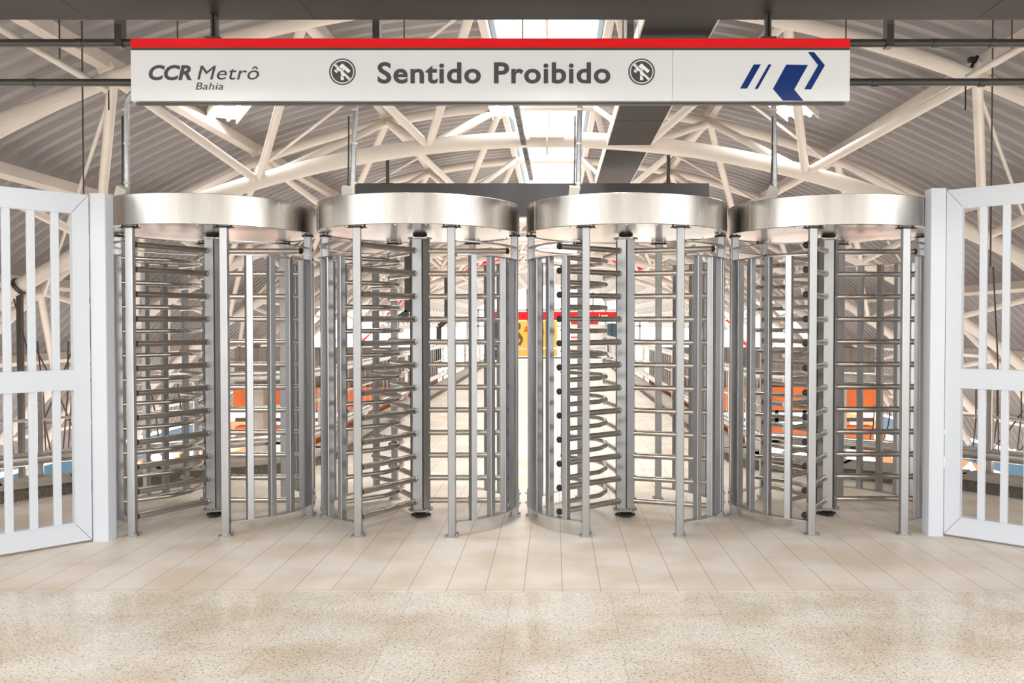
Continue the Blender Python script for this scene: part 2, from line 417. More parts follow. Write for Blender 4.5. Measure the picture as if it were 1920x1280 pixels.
# ------------------------------------------------------------------ gates
def gate(sgn, pts_px, label):
    # pts: hinge post edges and the leaf plane from hinge point H to outer point E
    (H, E, pc, zt, bars, lab_post) = pts_px
    d = (E - H); L = d.length; d.normalize(); ang = math.atan2(d.y, d.x)
    t = thing('white_gate', label, 'gate', (H.x, H.y, 0), ang)
    full = 2.1; zb = 0.015; sw = 0.105; th = 0.05
    def bar(x0, x1, z0, z1, name, mat='white_gate', th=th, par=t):
        g = MB(); ch = 0.004
        g.box(((x0 + x1) / 2, 0, (z0 + z1) / 2), (x1 - x0, th, z1 - z0)); return g.build(name, mat, par)
    bar(0.006, sw, zb, zt, 'stile'); bar(full - sw, full, zb, zt, 'stile')
    bar(sw, full - sw, zt - 0.118, zt, 'rail'); bar(sw, full - sw, zb, zb + 0.118, 'rail'); bar(sw, full - sw, 1.000, 1.115, 'rail')
    # mitre joints at corners
    g = MB()
    for z, s in ((zt, -1), (zb, 1)):
        g.beam((0.006, -th / 2 * 1.01, z), (sw + 0.0, -th / 2 * 1.01, z + s * 0.118), 0.0025, 0.0012, up=(0, 1, 0)); g.beam((0.006, th / 2 * 1.01, z), (sw + 0.0, th / 2 * 1.01, z + s * 0.118), 0.0025, 0.0012, up=(0, 1, 0))
    g.build('mitre_joint', 'gasket', t)
    for z in (zt - 0.121, 1.118, 0.996, zb + 0.122):
        g = MB(); g.box((full / 2, 0, z), (full - 2 * sw, th + 0.008, 0.008)); g.build('bead', 'white_gate', t)
    xs = list(bars); step = bars[-1] - bars[-2]
    while xs[-1] + step < full - sw - 0.05: xs.append(xs[-1] + step)
    for x in xs:
        g = MB()
        g.cbox((x, 0, (zb + 0.118 + 1.0) / 2), (0.043, 0.034, 1.0 - zb - 0.118), ch=0.003); g.cbox((x, 0, (1.115 + zt - 0.118) / 2), (0.043, 0.034, zt - 0.118 - 1.115), ch=0.003)
        g.build('infill_bar', 'white_gate', t)
    # fixed post
    pz = zt + 0.012
    g = MB(); g.cbox((0, 0, pz / 2), (pc[1], 0.11, pz), ch=0.004)
    o = g.build('gate_post', 'white_gate'); o.location = (pc[0].x, pc[0].y, 0); tag(o, lab_post, 'gate post')
    g = MB(); g.cbox((0, 0, pz / 2), (0.006, 0.03, pz - 0.02), ch=0.001); q = g.build('gasket', 'gasket', o); q.location = (sgn * (pc[1] / 2 + 0.002), -0.03, 0)
def leaf_bars(H, E, pxs):
    d = (E - H).normalized(); res = []
    for px in pxs:
        a = (px - VX) / F    # X = a*Y
        s = (a * H.y - H.x) / (d.x - a * d.y); res.append(s)
    return res
H = floor_pt(172, 1014); E = floor_pt(0, 1043); P = floor_pt(192, 1013)
gate(-1, (H, E, (Vector((P.x, P.y + 0.03, 0)), 0.104), 2.245, leaf_bars(H, E, (104, 59, 12.5)), 'white gate post standing against the leftmost turnstile'), 'white metal gate leaf with vertical bars left of the turnstiles')
H = floor_pt(1770, 1003); E = floor_pt(1920, 1026); P = floor_pt(1752, 1003)
gate(1, (H, E, (Vector((P.x, P.y + 0.03, 0)), 0.100), 2.30, leaf_bars(H, E, (1843, 1886, 1930)), 'white gate post standing against the rightmost turnstile'), 'white metal gate leaf with vertical bars right of the turnstiles')

# ------------------------------------------------------------------ hanging sign
YS = 5.30
a = at(246, 193, YS); b_ = at(1594, 72, YS)
sx0, sx1, sz0, sz1 = a.x, b_.x, a.z, b_.z
def P2(px, py): q = at(px, py, YS); return q.x, q.z
sign = thing('hanging_sign', 'long white hanging sign with red top band reading Sentido Proibido', 'sign', ((sx0 + sx1) / 2, YS + 0.023, sz0))
def sl(px, py): x, z = P2(px, py); return x - (sx0 + sx1) / 2, z - sz0
W = sx1 - sx0; Hh = sz1 - sz0
zr = sl(900, 89)[1]; zd = sl(900, 94)[1]
g = MB(); g.box((0, 0, zd / 2 + 0.006), (W, 0.044, zd - 0.012)); g.build('sign_box', 'sign_white', sign)
g = MB(); g.box((0, 0.0, (zr + Hh) / 2), (W, 0.050, Hh - zr)); g.build('red_band', 'sign_red', sign)
g = MB(); g.box((0, 0, (zr + zd) / 2), (W - 0.004, 0.036, zr - zd)); g.build('shadow_gap', 'sign_grey_dark', sign)
g = MB(); g.box((0, 0.002, 0.0), (W - 0.05, 0.036, 0.012)); g.build('bottom_tray', 'sign_grey_dark', sign)
g = MB()
for px in (1261,):
    g.box((sl(px, 130)[0], -0.0222, zd / 2 + 0.006), (0.0025, 0.001, zd - 0.014))
g.build('panel_seam', 'galvanised', sign)
FY = -0.0232
def place_text(me, px, py_base):
    x, z = sl(px, py_base); o = ob('lettering', me, sign, (x, FY, z)); o.rotation_euler = (PI / 2, 0, 0); return o
def fit_text(txt, x0, x1, base, cap_px, bold, shear, mat='lettering_grey', spacing=1.0):
    cap = cap_px / F * YS; size = cap / 0.729
    me, w = mesh_text('lettering', txt, size, mat, bold, shear, spacing=spacing)
    tw = (x1 - x0) / F * YS
    for v in me.vertices: v.co.x *= tw / w
    place_text(me, x0, base)
fit_text('Sentido Proibido', 708, 1142, 155, 39, 0.0042, 0.0, spacing=1.08)
fit_text('CCR', 279, 359, 149, 27, 0.004, 0.22)
fit_text('Metr\u00f4', 370, 485, 149, 27, 0.0, 0.22, spacing=1.05)
fit_text('Bahia', 367, 418, 168, 14, 0.0, 0.22, spacing=1.05)
def face_poly(name, pts, mat, y0=FY, d=0.0012):
    g = MB(); n = len(pts); q = [sl(*p) for p in pts]
    vs = [(x, y0, z) for x, z in q] + [(x, y0 + d, z) for x, z in q]
    g.add(vs, [tuple(range(n)), tuple(range(2 * n - 1, n - 1, -1))] + [(i, (i + 1) % n, n + (i + 1) % n, n + i) for i in range(n)])
    return g
def zz(l): return [(1280 + x / 3, y / 3) for x, y in l]
g = MB()
for l in ([(400, 362), (440, 362), (362, 498), (323, 498)], [(483, 362), (500, 362), (423, 500), (405, 500)],
          [(583, 363), (705, 365), (628, 503), (680, 567), (563, 565), (508, 500)],
          [(705, 293), (740, 293), (800, 367), (722, 503), (684, 502), (762, 367)]):
    h = face_poly('x', zz(l), 'logo_blue'); g.add(h.v, h.f)
g.build('arrow_logo', 'logo_blue', sign)
def circ(cx, cy, r, n=40): return [(cx + r * math.cos(2 * PI * k / n), cy - r * math.sin(2 * PI * k / n)) for k in range(n)]
for cx in (642.0, 1203.0):
    cy = 134.5
    g = MB(); n = 48
    o_, i_ = [sl(*p) for p in circ(cx, cy, 25, n)], [sl(*p) for p in circ(cx, cy, 22.4, n)]
    vs = [(x, FY, z) for x, z in o_ + i_]
    g.add(vs, [(k, (k + 1) % n, n + (k + 1) % n, n + k) for k in range(n)])
    h = face_poly('x', circ(cx, cy, 20, n), ''); g.add(h.v, h.f)
    dsc = g.build('no_entry_symbol', 'lettering_grey', sign)
    g = MB()
    def zp(l): return [(cx + x, cy + y) for x, y in l]
    for l in ([(-3, -6), (3, -6), (3, 15.5), (-3, 15.5)], [(0, -15.5), (15.5, -2), (11, 2.5), (0, -7.5), (-11, 2.5), (-15.5, -2)]):
        h = face_poly('x', zp(l), '', FY - 0.0008, 0.0006); g.add(h.v, h.f)
    g.build('arrow', 'white_letter', dsc)
    g = MB(); h = face_poly('x', zp([(-15.8, -12.2), (-12.2, -15.8), (15.8, 12.2), (12.2, 15.8)]), '', FY - 0.0016, 0.0006); g.add(h.v, h.f)
    g.build('slash', 'white_letter', dsc)
    g = MB()
    for s in (-1, 1):
        h = face_poly('x', zp([(-15.8 + s * 2.6, -12.2 - s * 2.6), (-15.0 + s * 2.6, -13.0 - s * 2.6), (13.0 + s * 2.6, 15.0 - s * 2.6), (12.2 + s * 2.6, 15.8 - s * 2.6)]), '', FY - 0.0016, 0.0006)
        g.add(h.v, h.f)
    g.build('slash_outline', 'lettering_grey', dsc)
# sign hangers
BZ = at(960, 37, 5.4).z
for px in (400, 1441):
    x = sl(px, 60)[0]; z1 = BZ - sz0
    g = MB()
    for s in (-1, 1): g.box((x + s * 0.012, 0, (Hh + z1) / 2 + 0.002), (0.012, 0.04, z1 - Hh - 0.004))
    g.box((x, 0.01, (Hh + z1) / 2), (0.012, 0.02, z1 - Hh)); g.box((x, 0, Hh + 0.004), (0.09, 0.08, 0.008))
    g.build('hanger', 'pipe_black', sign)

# ------------------------------------------------------------------ dark ceiling ducts
g = MB(); g.box((0, 4.35, BZ + 0.085), (8.2, 2.1, 0.17))
d = g.build('ceiling_duct', 'dark_paint'); tag(d, 'wide dark duct running across the top above the hanging sign', 'duct')
g = MB()
for px in (-1, 1): pass
for p0, p1 in (((170, 37), (100, -40)), ((590, 37), (560, -60)), ((962, 37), (962, -60)), ((1190, 42), (1210, -60)), ((1415, 45), (1450, -40)), ((1830, 48), (1900, -40))):
    q0 = at(p0[0], 37, 5.4); xx = q0.x
    g.box((xx, 4.35, BZ - 0.0005), (0.006, 2.1, 0.003))
g.build('panel_joint', 'slot_dark', d)
dl = at(1223, 68, 5.4); x0 = (1225 - 1058) / 537.0 * (BZ - CH); x1 = (1354 - 1058) / 537.0 * (BZ - CH)
g = MB(); g.box(((x0 + x1) / 2 - 0.02, 5.405 + 3.25, BZ + 0.06), (x1 - x0, 6.5, 0.10))
d = g.build('ceiling_duct', 'dark_paint'); tag(d, 'dark flat duct running away from the camera above the third turnstile', 'duct')
g = MB()
for y in (6.6, 8.1, 9.6): g.box(((x0 + x1) / 2 - 0.02, y, BZ + 0.0095), (x1 - x0, 0.008, 0.003))
g.build('panel_joint', 'slot_dark', d)
g = MB()
for s in (-1, 1): g.box(((x0 + x1) / 2 - 0.02 + s * ((x1 - x0) / 2 + 0.006), 5.405 + 3.25, BZ + 0.06), (0.010, 6.5, 0.11))
g.build('edge_angle', 'cream_paint', d)

# second sign (its dark back is seen) beyond the turnstiles
Y2 = 10.8
a = at(668, 407, Y2); b_ = at(1328, 345, Y2)
s2 = thing('hanging_sign', 'dark back of a second hanging sign seen above the middle turnstiles', 'sign', ((a.x + b_.x) / 2, Y2, a.z))
g = MB(); g.box((0, 0, (b_.z - a.z) / 2), (b_.x - a.x, 0.13, b_.z - a.z)); g.build('sign_back', 'sign_grey_dark', s2)
g = MB(); g.box((0, 0.06, (b_.z - a.z) + 0.004), (b_.x - a.x, 0.02, 0.01)); g.build('top_edge', 'galvanised', s2)

# ------------------------------------------------------------------ roof vault
AX, RU, HU = -0.08, 10.2, 2.9        # axis x, roof radius, apex height over the camera
RL, HL = 10.8, 1.93                  # lower chord radius, apex height over the camera
CU = CH + HU - RU; CLo = CH + HL - RL
def up_pt(s, Y, off=0.0):            # s: arc x offset from axis
    ang = s / RU; return Vector((AX + (RU + off) * math.sin(ang), Y, CU + (RU + off) * math.cos(ang)))
def lo_pt(s, Y):
    ang = s / RL; return Vector((AX + RL * math.sin(ang), Y, CLo + RL * math.cos(ang)))
YR0, YR1 = 4.6, 35.0
def roof_sheet(name, s0, s1, n=40, yend=None):
    g = MB(); per = 0.24; prof = []
    y = YR0
    while y < (yend or YR1):
        prof += [(y, 0.03), (y + 0.07, 0.03), (y + 0.10, 0.072), (y + 0.20, 0.072)]; y += per
    m = len(prof); vs = []
    for i in range(n + 1):
        s = s0 + (s1 - s0) * i / n
        for (yy, o) in prof: vs.append(up_pt(s, yy, o + 0.06))
    fs = [(i * m + k, i * m + k + 1, (i + 1) * m + k + 1, (i + 1) * m + k) for i in range(n) for k in range(m - 1)]
    g.add(vs, fs); return g
SE = 11.07
for s0, s1, nm, ye in ((-7.0, -0.52, 'ceiling_left', YR1), (0.52, 7.0, 'ceiling_right', YR1), (-SE, -7.0, 'ceiling_left_skirt', 26.0), (7.0, SE, 'ceiling_right_skirt', 26.0)):
    o = roof_sheet(nm, s0, s1, 28, ye).build(nm, 'roof_sheet'); structure(o)
# skylight
t = thing('ridge_skylight', 'bright glazed skylight strip along the ridge of the vaulted roof', 'skylight')
g = MB(); n = 1
g.add([up_pt(-0.52, YR0, 0.16), up_pt(0.52, YR0, 0.16), up_pt(0.52, YR1, 0.16), up_pt(-0.52, YR1, 0.16)], [(0, 1, 2, 3)])
g.build('skylight_glass', 'skylight_sheet', t)
g = MB(); y = YR0 + 0.4
while y < YR1: g.beam(up_pt(-0.52, y, 0.13), up_pt(0.52, y, 0.13), 0.04, 0.04); y += 1.2
g.beam(up_pt(0, YR0, 0.14), up_pt(0, YR1, 0.14), 0.03, 0.03)
g.build('glazing_bar', 'cream_paint', t)
g = MB()
for s in (-0.53, 0.53): g.beam(up_pt(s, YR0, 0.11), up_pt(s, YR1, 0.11), 0.05, 0.14)
g.build('skylight_frame', 'pale_blue', t)
# purlins
PUR = [-10.2, -8.6, -7.1, -5.45, -3.78, -2.08, -0.60, 0.60, 2.08, 3.78, 5.45, 7.1, 8.6, 10.2]
names_l = {0.60: 'beside the skylight', 2.08: 'next outward from the skylight edge', 3.78: 'third out from the skylight', 5.45: 'just above the gate top', 7.1: 'seen through the upper gate bars', 8.6: 'seen through the gate beside its middle rail', 10.2: 'lowest, near the roof edge'}
for s in PUR:
    g = MB(); g.beam(up_pt(s, YR0, -0.03), up_pt(s, YR1 if abs(s) < 8 else 24.0, -0.03), 0.075, 0.15, up=(math.sin(s / RU), 0, math.cos(s / RU)))
    for y in range(5, 35, 2): pass
    o = g.build('roof_purlin', 'cream_paint')
    tag(o, 'cream lengthwise roof beam, %s side, %s' % ('left' if s < 0 else 'right', names_l[abs(s)]), 'roof beam', 'lengthwise roof beams')
# trusses: upper arches at YU_k, lower chord arches between them, four web struts from every lower node
SP = 3.7; Y0U = 7.45
YU = [Y0U + SP * k for k in range(-1, 8)]
UN = [-8.6, -7.1, -5.45, -3.78, -2.08, -0.60, 0.60, 2.08, 3.78, 5.45, 7.1, 8.6]
LN = [-8.0, -6.5, -4.9, -3.08, -1.25, 1.05, 2.75, 4.75, 6.4, 8.0]
ordn = ['first', 'second', 'third', 'fourth', 'fifth', 'sixth', 'seventh', 'eighth', 'ninth']
for k, yu in enumerate(YU):
    t = thing('roof_arch', 'slender cream steel arch under the roof sheets, %s from the camera' % ordn[k], 'roof arch', (0, 0, 0), 0, 'slender arches under the roof sheets')
    g = MB(); g.tube([up_pt(-11 + 22 * i / 56, yu, -0.16) for i in range(57)], 0.062, 10); g.build('arch_tube', 'cream_paint', t)
    for s in (-3.78, 3.78, -5.45, 5.45, -2.08, 2.08):
        g = MB(); g.box(up_pt(s, yu, -0.09), (0.14, 0.16, 0.06), M=Matrix.Rotation(s / RU, 3, 'Y')); g.build('cleat', 'cream_paint', t)
strut_cache = {}
for k in range(len(YU) - 1):
    yc = YU[k] + SP / 2
    if k == 0: yc = YU[0] + SP / 2
    lab = {0: 'nearest tubular lower truss crossing just beyond the hanging sign', 1: 'large cream tubular truss arching above the drums of the turnstiles'}.get(k, 'cream tubular truss spanning the hall, %s from the camera' % ordn[k])
    if k == 0: continue
    t = thing('roof_truss', lab, 'roof truss', (0, yc, 0), 0, 'arched tubular trusses under the roof')
    nseg = 56
    if 'lc' not in strut_cache:
        g = MB(); g.tube([lo_pt(-9.2 + 18.4 * i / nseg, 0) for i in range(nseg + 1)], 0.082, 14)
        strut_cache['lc'] = g.mesh('lower_chord', 'cream_paint')
        g = MB(); g.lathe([(0.20, -0.01), (0.20, 0.01)], lo_pt(0, 0), 20, Matrix.Rotation(PI / 2, 3, 'X')) if False else None
        g = MB(); 
        g.lathe([(0.16, -0.012), (0.16, 0.012)], lo_pt(0, 0), 24, Matrix.Rotation(PI / 2, 3, 'Y'))
        g.box(lo_pt(0, 0), (0.36, 0.30, 0.016)); 
        strut_cache['sp'] = g.mesh('splice_flange', 'cream_paint')
        for j, s in enumerate(LN):
            L = lo_pt(s, 0)
            lowers = sorted(UN, key=lambda u: abs(u - s))[:2]
            for u in lowers:
                for e in (-1, 1):
                    U = up_pt(u, e * SP / 2, -0.16); g = MB(); g.tube([L, U], 0.044, 10)
                    strut_cache[(j, u, e)] = g.mesh('web_strut', 'cream_paint')
    ob('lower_chord', strut_cache['lc'], t); ob('splice_flange', strut_cache['sp'], t)
    for key, me in strut_cache.items():
        if isinstance(key, tuple): ob('web_strut', me, t)
# struts of the truss before it reach up out of view: nearest bay (k=0) shows only through the gates
t = thing('roof_truss', 'cream tubular truss nearest the camera, partly hidden behind the hanging sign', 'roof truss', (0, YU[0] + SP / 2 + 0.0, 0), 0, 'arched tubular trusses under the roof')
# nearest truss: only its steep outer ends come down beside the deck
g = MB(); g.tube([lo_pt(-9.2 + 4.2 * i / 14, 0) for i in range(15)], 0.082, 14); g.build('lower_chord', 'cream_paint', t)
g = MB(); g.tube([lo_pt(9.2 - 4.2 * i / 14, 0) for i in range(15)], 0.082, 14); g.build('lower_chord', 'cream_paint', t)
for key, me in strut_cache.items():
    if isinstance(key, tuple) and abs(LN[key[0]]) > 4: ob('web_strut', me, t)
# bracing rods on the roof plane
for k in range(1, 5):
    for sg in (-1, 1):
        for (s0, s1) in ((3.78, 7.1), (0.60, 3.78)):
            if k == 1 and s0 < 2: continue
            g = MB()
            g.tube([up_pt(sg * s0, YU[k - 1], -0.20), up_pt(sg * s1, YU[k], -0.24)], 0.018, 6)
            o = g.build('bracing_rod', 'cream_paint')
            tag(o, 'thin cream bracing rod on the %s roof slope, %s bay, %s part' % ('left' if sg < 0 else 'right', ordn[k], 'outer' if s0 > 2 else 'inner'), 'bracing rod', 'roof bracing rods')
# red fascia arch at the far end of the vault
g = MB(); pts = [up_pt(-11 + 22 * i / 60, YR1 + 0.1, -0.05) for i in range(61)]; g.tube(pts, 0.17, 8)
tag(g.build('fascia_arch', 'sign_red'), 'red arch trimming the far end of the vaulted roof', 'fascia')
# far lattice canopy beyond
g = MB()
y = 36.5
while y < 66:
    for k in range(16):
        a, b = -8.0 + k, -7.0 + k; g.beam(up_pt(a, y), up_pt(b, y), 0.34, 0.12, up=(math.sin((a + .5) / RU), 0, math.cos((a + .5) / RU)))
    y += 1.25
for k in range(17):
    a = -8.0 + k; g.beam(up_pt(a, 36.3, -0.1), up_pt(a, 66, -0.1), 0.26, 0.14, up=(math.sin(a / RU), 0, math.cos(a / RU)))
for k in range(-7, 8):
    p = up_pt(k, 66); g.beam((p.x, 66, -0.3), (p.x, 66, p.z), 0.14, 0.10, up=(0, 1, 0))
for z in (1.2, 2.4): g.beam((-6.5, 66, z), (6.5, 66, z), 0.1, 0.1)
tag(g.build('lattice_canopy', 'canopy_darkened'), 'pale lattice canopy open to the bright sky beyond the far end of the walkway', 'canopy')

# ------------------------------------------------------------------ light fittings
def batten(px, py, Y, label, ang=0.0):
    p = at(px, py, Y); t = thing('fluorescent_fitting', label, 'light fitting', p, ang, 'fluorescent fittings under the roof')
    g = MB(); g.box((0, 0, 0.03), (0.34, 1.15, 0.03)); g.box((-0.17, 0, 0.0), (0.012, 1.15, 0.07)); g.box((0.17, 0, 0.0), (0.012, 1.15, 0.07)); g.build('reflector', 'box_white', t)
    for x in (-0.08, 0.08):
        g = MB(); g.tube([(x, -0.55, 0.0), (x, 0.55, 0.0)], 0.018, 8); g.build('lamp_tube', 'lamp_tube', t)
    g = MB()
    for y in (-0.4, 0.4): g.tube([(0, y, 0.04), (0, y, 0.36)], 0.008, 6)
    g.build('suspension', 'cream_paint', t)
    lamp(t)
def lamp(t, power=12.0):
    li = bpy.data.lights.new('tube_light', 'AREA'); li.shape = 'RECTANGLE'; li.size = 0.30; li.size_y = 1.1; li.energy = power; li.color = (1, 0.97, 0.93)
    o = bpy.data.objects.new('tube_light', li); COL.objects.link(o); o.parent = t; o.location = (0, 0, -0.03)
batten(428, 203, 9.3, 'lit fluorescent fitting under the roof, below the left part of the sign', 0.5)
batten(945, 200, 10.6, 'lit fluorescent fitting beside the skylight, below the middle of the sign')
batten(1482, 198, 9.3, 'lit fluorescent fitting under the roof, below the blue logo of the sign', -0.5)
batten(1110, 262, 17.0, 'lit fluorescent fitting hanging far down the hall beside the ridge')

# ------------------------------------------------------------------ dark pipes, straps, conduits
YP = 5.75
def tubeobj(name, pts, r, mat, label, cat, group=None, n=10, parent=None):
    g = MB(); g.tube(pts, r, n); o = g.build(name, mat, parent)
    if label: tag(o, label, cat, group)
    return o
p0, p1 = at(-60, 81, YP), at(1980, 81, YP)
p = tubeobj('service_pipe', [p0, p1], 0.026, 'pipe_black', 'upper of two black pipes running across behind the sign', 'pipe')
for px in (-20, 150, 1754, 1860):
    q = at(px, 81, YP); tubeobj('coupling', [q - Vector((0.02, 0, 0)), q + Vector((0.02, 0, 0))], 0.030, 'pipe_black', None, None, parent=p)
q0, q1 = at(-60, 155, YP), at(1980, 154, YP)
p = tubeobj('service_pipe', [q0, q1], 0.024, 'pipe_black', 'lower of two black pipes running across behind the sign', 'pipe')
for px in (60, 1640, 1840):
    q = at(px, 155, YP); tubeobj('coupling', [q - Vector((0.02, 0, 0)), q + Vector((0.02, 0, 0))], 0.028, 'pipe_black', None, None, parent=p)
for px, lab in ((226, 'left of the sign'), (707, 'behind the word Sentido'), (1181, 'above the right no-entry symbol'), (1666, 'right of the sign')):
    q = at(px, 90, YP); rz = math.sqrt(max(0, RU ** 2 - (q.x - AX) ** 2)) + CU
    g = MB(); g.box((q.x, YP, (q.z + rz) / 2), (0.045, 0.07, rz - q.z)); tag(g.build('pipe_strap', 'pipe_black'), 'dark flat strap holding the black pipes, ' + lab, 'pipe strap', 'dark straps holding the pipes')
for n_, (px, lab) in enumerate(((238, 'leftmost'), (661, 'second'), (1084, 'third'), (1453, 'rightmost'))):
    Yc = 6.30; b0 = at(px, 345, Yc); x = b0.x; zt = at(px, 155, YP).z
    names = ['galvanised conduit with elbow rising from the leftmost turnstile drum', 'galvanised conduit rising from the drum of the turnstile second from the left gate',
             'galvanised conduit rising in front of the skylight from a turnstile drum', 'galvanised conduit rising from the rightmost turnstile drum']
    t = thing('conduit_pipe', names[n_], 'conduit', (x, Yc, HT + 0.003), 0, 'conduits feeding the turnstiles')
    top = zt - HT + 0.04
    if n_ == 0:
        pts = [(0, 0, 0.10), (0.0, 0, 0.70)] + [(0.10 - 0.10 * math.cos(a), 0, 0.70 + 0.10 * math.sin(a)) for a in (0.3, 0.6, 0.9, 1.2, PI / 2)] + [(0.55, 0, 0.80)]
    else:
        lean = {1: 0.03, 2: 0.015, 3: -0.015}[n_]
        pts = [(0, 0, 0.10), (lean * 0.5, 0, 0.5), (lean, 0, top)]
    g = MB(); g.tube(pts, 0.019, 12); g.build('conduit', 'galvanised', t)
    g = MB()
    for z in (0.14, 0.42, 0.66): g.lathe([(0.024, z), (0.024, z + 0.012)], (lean * z if n_ else 0, 0, 0), 12)
    g.build('cable_tie', 'box_white', t)
    g = MB(); g.tube([(-0.022, -0.012, 0.02), (-0.03, -0.01, 0.12), (-0.024, -0.012, 0.3), (-0.022, -0.012, 0.62)], 0.006, 6); g.build('cable', 'pipe_black', t)
    g = MB(); M = Matrix.Rotation(0.45 if n_ in (0, 3) else 0.1, 3, 'Y') @ Matrix.Rotation(0.35, 3, 'X'); g.box((-0.03, -0.02, 0.065), (0.075, 0.05, 0.11), M=M); g.build('junction_box', 'box_white', t)
    g = MB(); g.lathe([(0.024, 0.0), (0.024, 0.022), (0.018, 0.03)], (-0.02, 0.01, 0), 10); g.build('gland', 'rubber', t)
    if n_ in (0, 3):
        sx = 1
        g = MB(); g.tube([(0.20, 0, 0.0), (0.20, 0, 0.03), (0.17, 0, 0.05)], 0.010, 8); g.build('elbow_fitting', 'box_white', t)
# hangers of the second sign on the lower chord
yt = YU[1] + SP / 2
for px, lab in ((727, 'left'), (1253, 'right')):
    x = at(px, 350, Y2).x; zt = math.sqrt(RL ** 2 - (at(px, 280, yt).x - AX) ** 2) + CLo
    zb = at(px, 347, Y2).z
    o = thing('sign_rod', 'black clamp and rod carrying the %s end of the distant dark sign' % lab, 'hanger', (x, 0, 0), 0, 'rods carrying the distant sign')
    xt = at(px, 280, yt).x - x
    g = MB(); g.tube([(0, Y2, zb), (0, Y2, zb + 0.42)], 0.022, 8); g.build('rod', 'pipe_black', o)
    g = MB(); g.beam((0, Y2, zb + 0.40), (0, yt + 0.05, zt - 0.02), 0.05, 0.06); g.box((0, Y2, zb + 0.42), (0.07, 0.08, 0.10)); g.box((0, Y2, zb + 0.01), (0.14, 0.10, 0.02)); g.build('clamp', 'rubber', o)
# thin vertical wires in front of the roof
def wire(px, y0, y1, Y, lab):
    a, b = at(px, y0, Y), at(px, y1, Y); a.x = b.x
    rz = math.sqrt(RU ** 2 - (b.x - AX) ** 2) + CU
    g = MB(); g.tube([(b.x, Y, b.z), (b.x, Y, rz)], 0.006, 6); tag(g.build('suspension_wire', 'cable_brown'), lab, 'wire', 'thin wires hanging from the roof')
wire(157, 0, 372, 6.7, 'thin dark wire dropping behind the left gate top')
wire(112, 0, 112, 6.5, 'short thin wire above the upper pipe near the left edge')
wire(333, 0, 72, 7.2, 'thin wire above the logo lettering of the sign')
wire(758, 0, 72, 7.2, 'thin wire above the word Sentido on the sign')
wire(980, 0, 72, 7.2, 'thin wire above the sign in front of the skylight')
wire(1168, 0, 72, 7.2, 'thin wire above the right no-entry symbol of the sign')
wire(1586, 0, 80, 7.2, 'thin wire above the right end of the sign')
wire(1857, 0, 500, 6.7, 'thin dark wire dropping behind the right gate top')
wire(1897, 0, 95, 6.5, 'short thin wire above the upper pipe near the right edge')
for px, s in ((192, -1), (1822, 1)):
    p = at(px, 112, 7.45)
    g = MB(); g.tube([p + Vector((-0.05 * s * -1, 0, 0.03)), p + Vector((0.0, 0, -0.06)), p + Vector((0.06 * -s, 0, -0.13))], 0.016, 8); g.tube([p + Vector((0.05 * -s, 0, -0.12)), p + Vector((0.05 * -s, 0, -0.42))], 0.006, 6)
    g.box(p + Vector((0, 0, 0.0)), (0.05, 0.05, 0.04)); g.box(p + Vector((0.05 * -s, 0, -0.13)), (0.07, 0.05, 0.035))
    tag(g.build('beam_clamp', 'rubber'), 'small black beam clamp with rod on the arch near the %s frame edge' % ('left' if s < 0 else 'right'), 'clamp', 'black beam clamps')
# lengthwise cable tray under the skylight
g = MB(); a, b = at(966, 190, 7.5), at(996, 335, 11.6); g.beam(a, b, 0.05, 0.05)
for i in range(12): g.lathe([(0.010, -0.03), (0.010, -0.024)], a + (b - a) * (i / 12 + 0.04), 6)
tag(g.build('cable_tray', 'sign_grey_dark'), 'narrow grey slotted channel hanging under the skylight', 'cable tray')
# white diagonal channels at the frame corners
tubeobj('diagonal_strut', [at(-30, 36, 5.9), at(202, 170, 6.2)], 0.026, 'cream_paint', 'pale diagonal channel crossing the black pipes at the left', 'strut', n=4)
tubeobj('diagonal_strut', [at(1812, 147, 6.2), at(1950, 68, 5.9)], 0.026, 'cream_paint', 'pale diagonal channel crossing the black pipes at the right', 'strut', n=4)

# ------------------------------------------------------------------ handrails at the deck edge
def offset_line(edge, d, sgn):
    res = []
    for i, p in enumerate(edge):
        if i == 0: t = edge[1] - p
        elif i == len(edge) - 1: t = p - edge[-2]
        else: t = (edge[i + 1] - p).normalized() + (p - edge[i - 1]).normalized()
        t.normalize(); n = Vector((-t.y, t.x, 0)) * sgn; res.append(p + n * d)
    return res
def handrail(edge, sgn, label):
    t = thing('deck_railing', label, 'railing')
    ln = offset_line(edge, 0.22, sgn)
    def seg(z): return [Vector((p.x, p.y, z)) for p in ln]
    for z, r in ((0.30, 0.055), (0.92, 0.048), (0.62, 0.012)):
        g = MB(); g.tube(seg(z), r, 14); g.build('rail', 'rail_steel', t)
    # posts
    d = 0.0; acc = 1.1; g_n = 0
    for a, b in zip(ln[:-1], ln[1:]):
        L = (b - a).length; s = 0.35 if (a.y < 9) else 0.8
        step = 1.45 if a.y < 9 else 2.4
        while s < L:
            p = a + (b - a) * (s / L); g = MB(); g.cbox((p.x, p.y, 0.53), (0.05, 0.05, 0.76), math.atan2((b - a).y, (b - a).x)); g.build('rail_post', 'rail_steel', t); s += step
    # thin hooks
    g = MB()
    a, b = ln[4], ln[-1]
    for i in range(72):
        p = a + (b - a) * (i / 80 + 0.01); g.tube([p + Vector((0, 0, 0.30)), p + Vector((0, 0, 0.92))], 0.006, 4)
    o = g.build('infill_wires', 'rail_steel', t); o['kind'] = 'stuff'
handrail(left_edge, 1, 'stainless double handrail along the left edge of the deck and walkway')
handrail(right_edge, -1, 'stainless double handrail along the right edge of the deck and walkway')
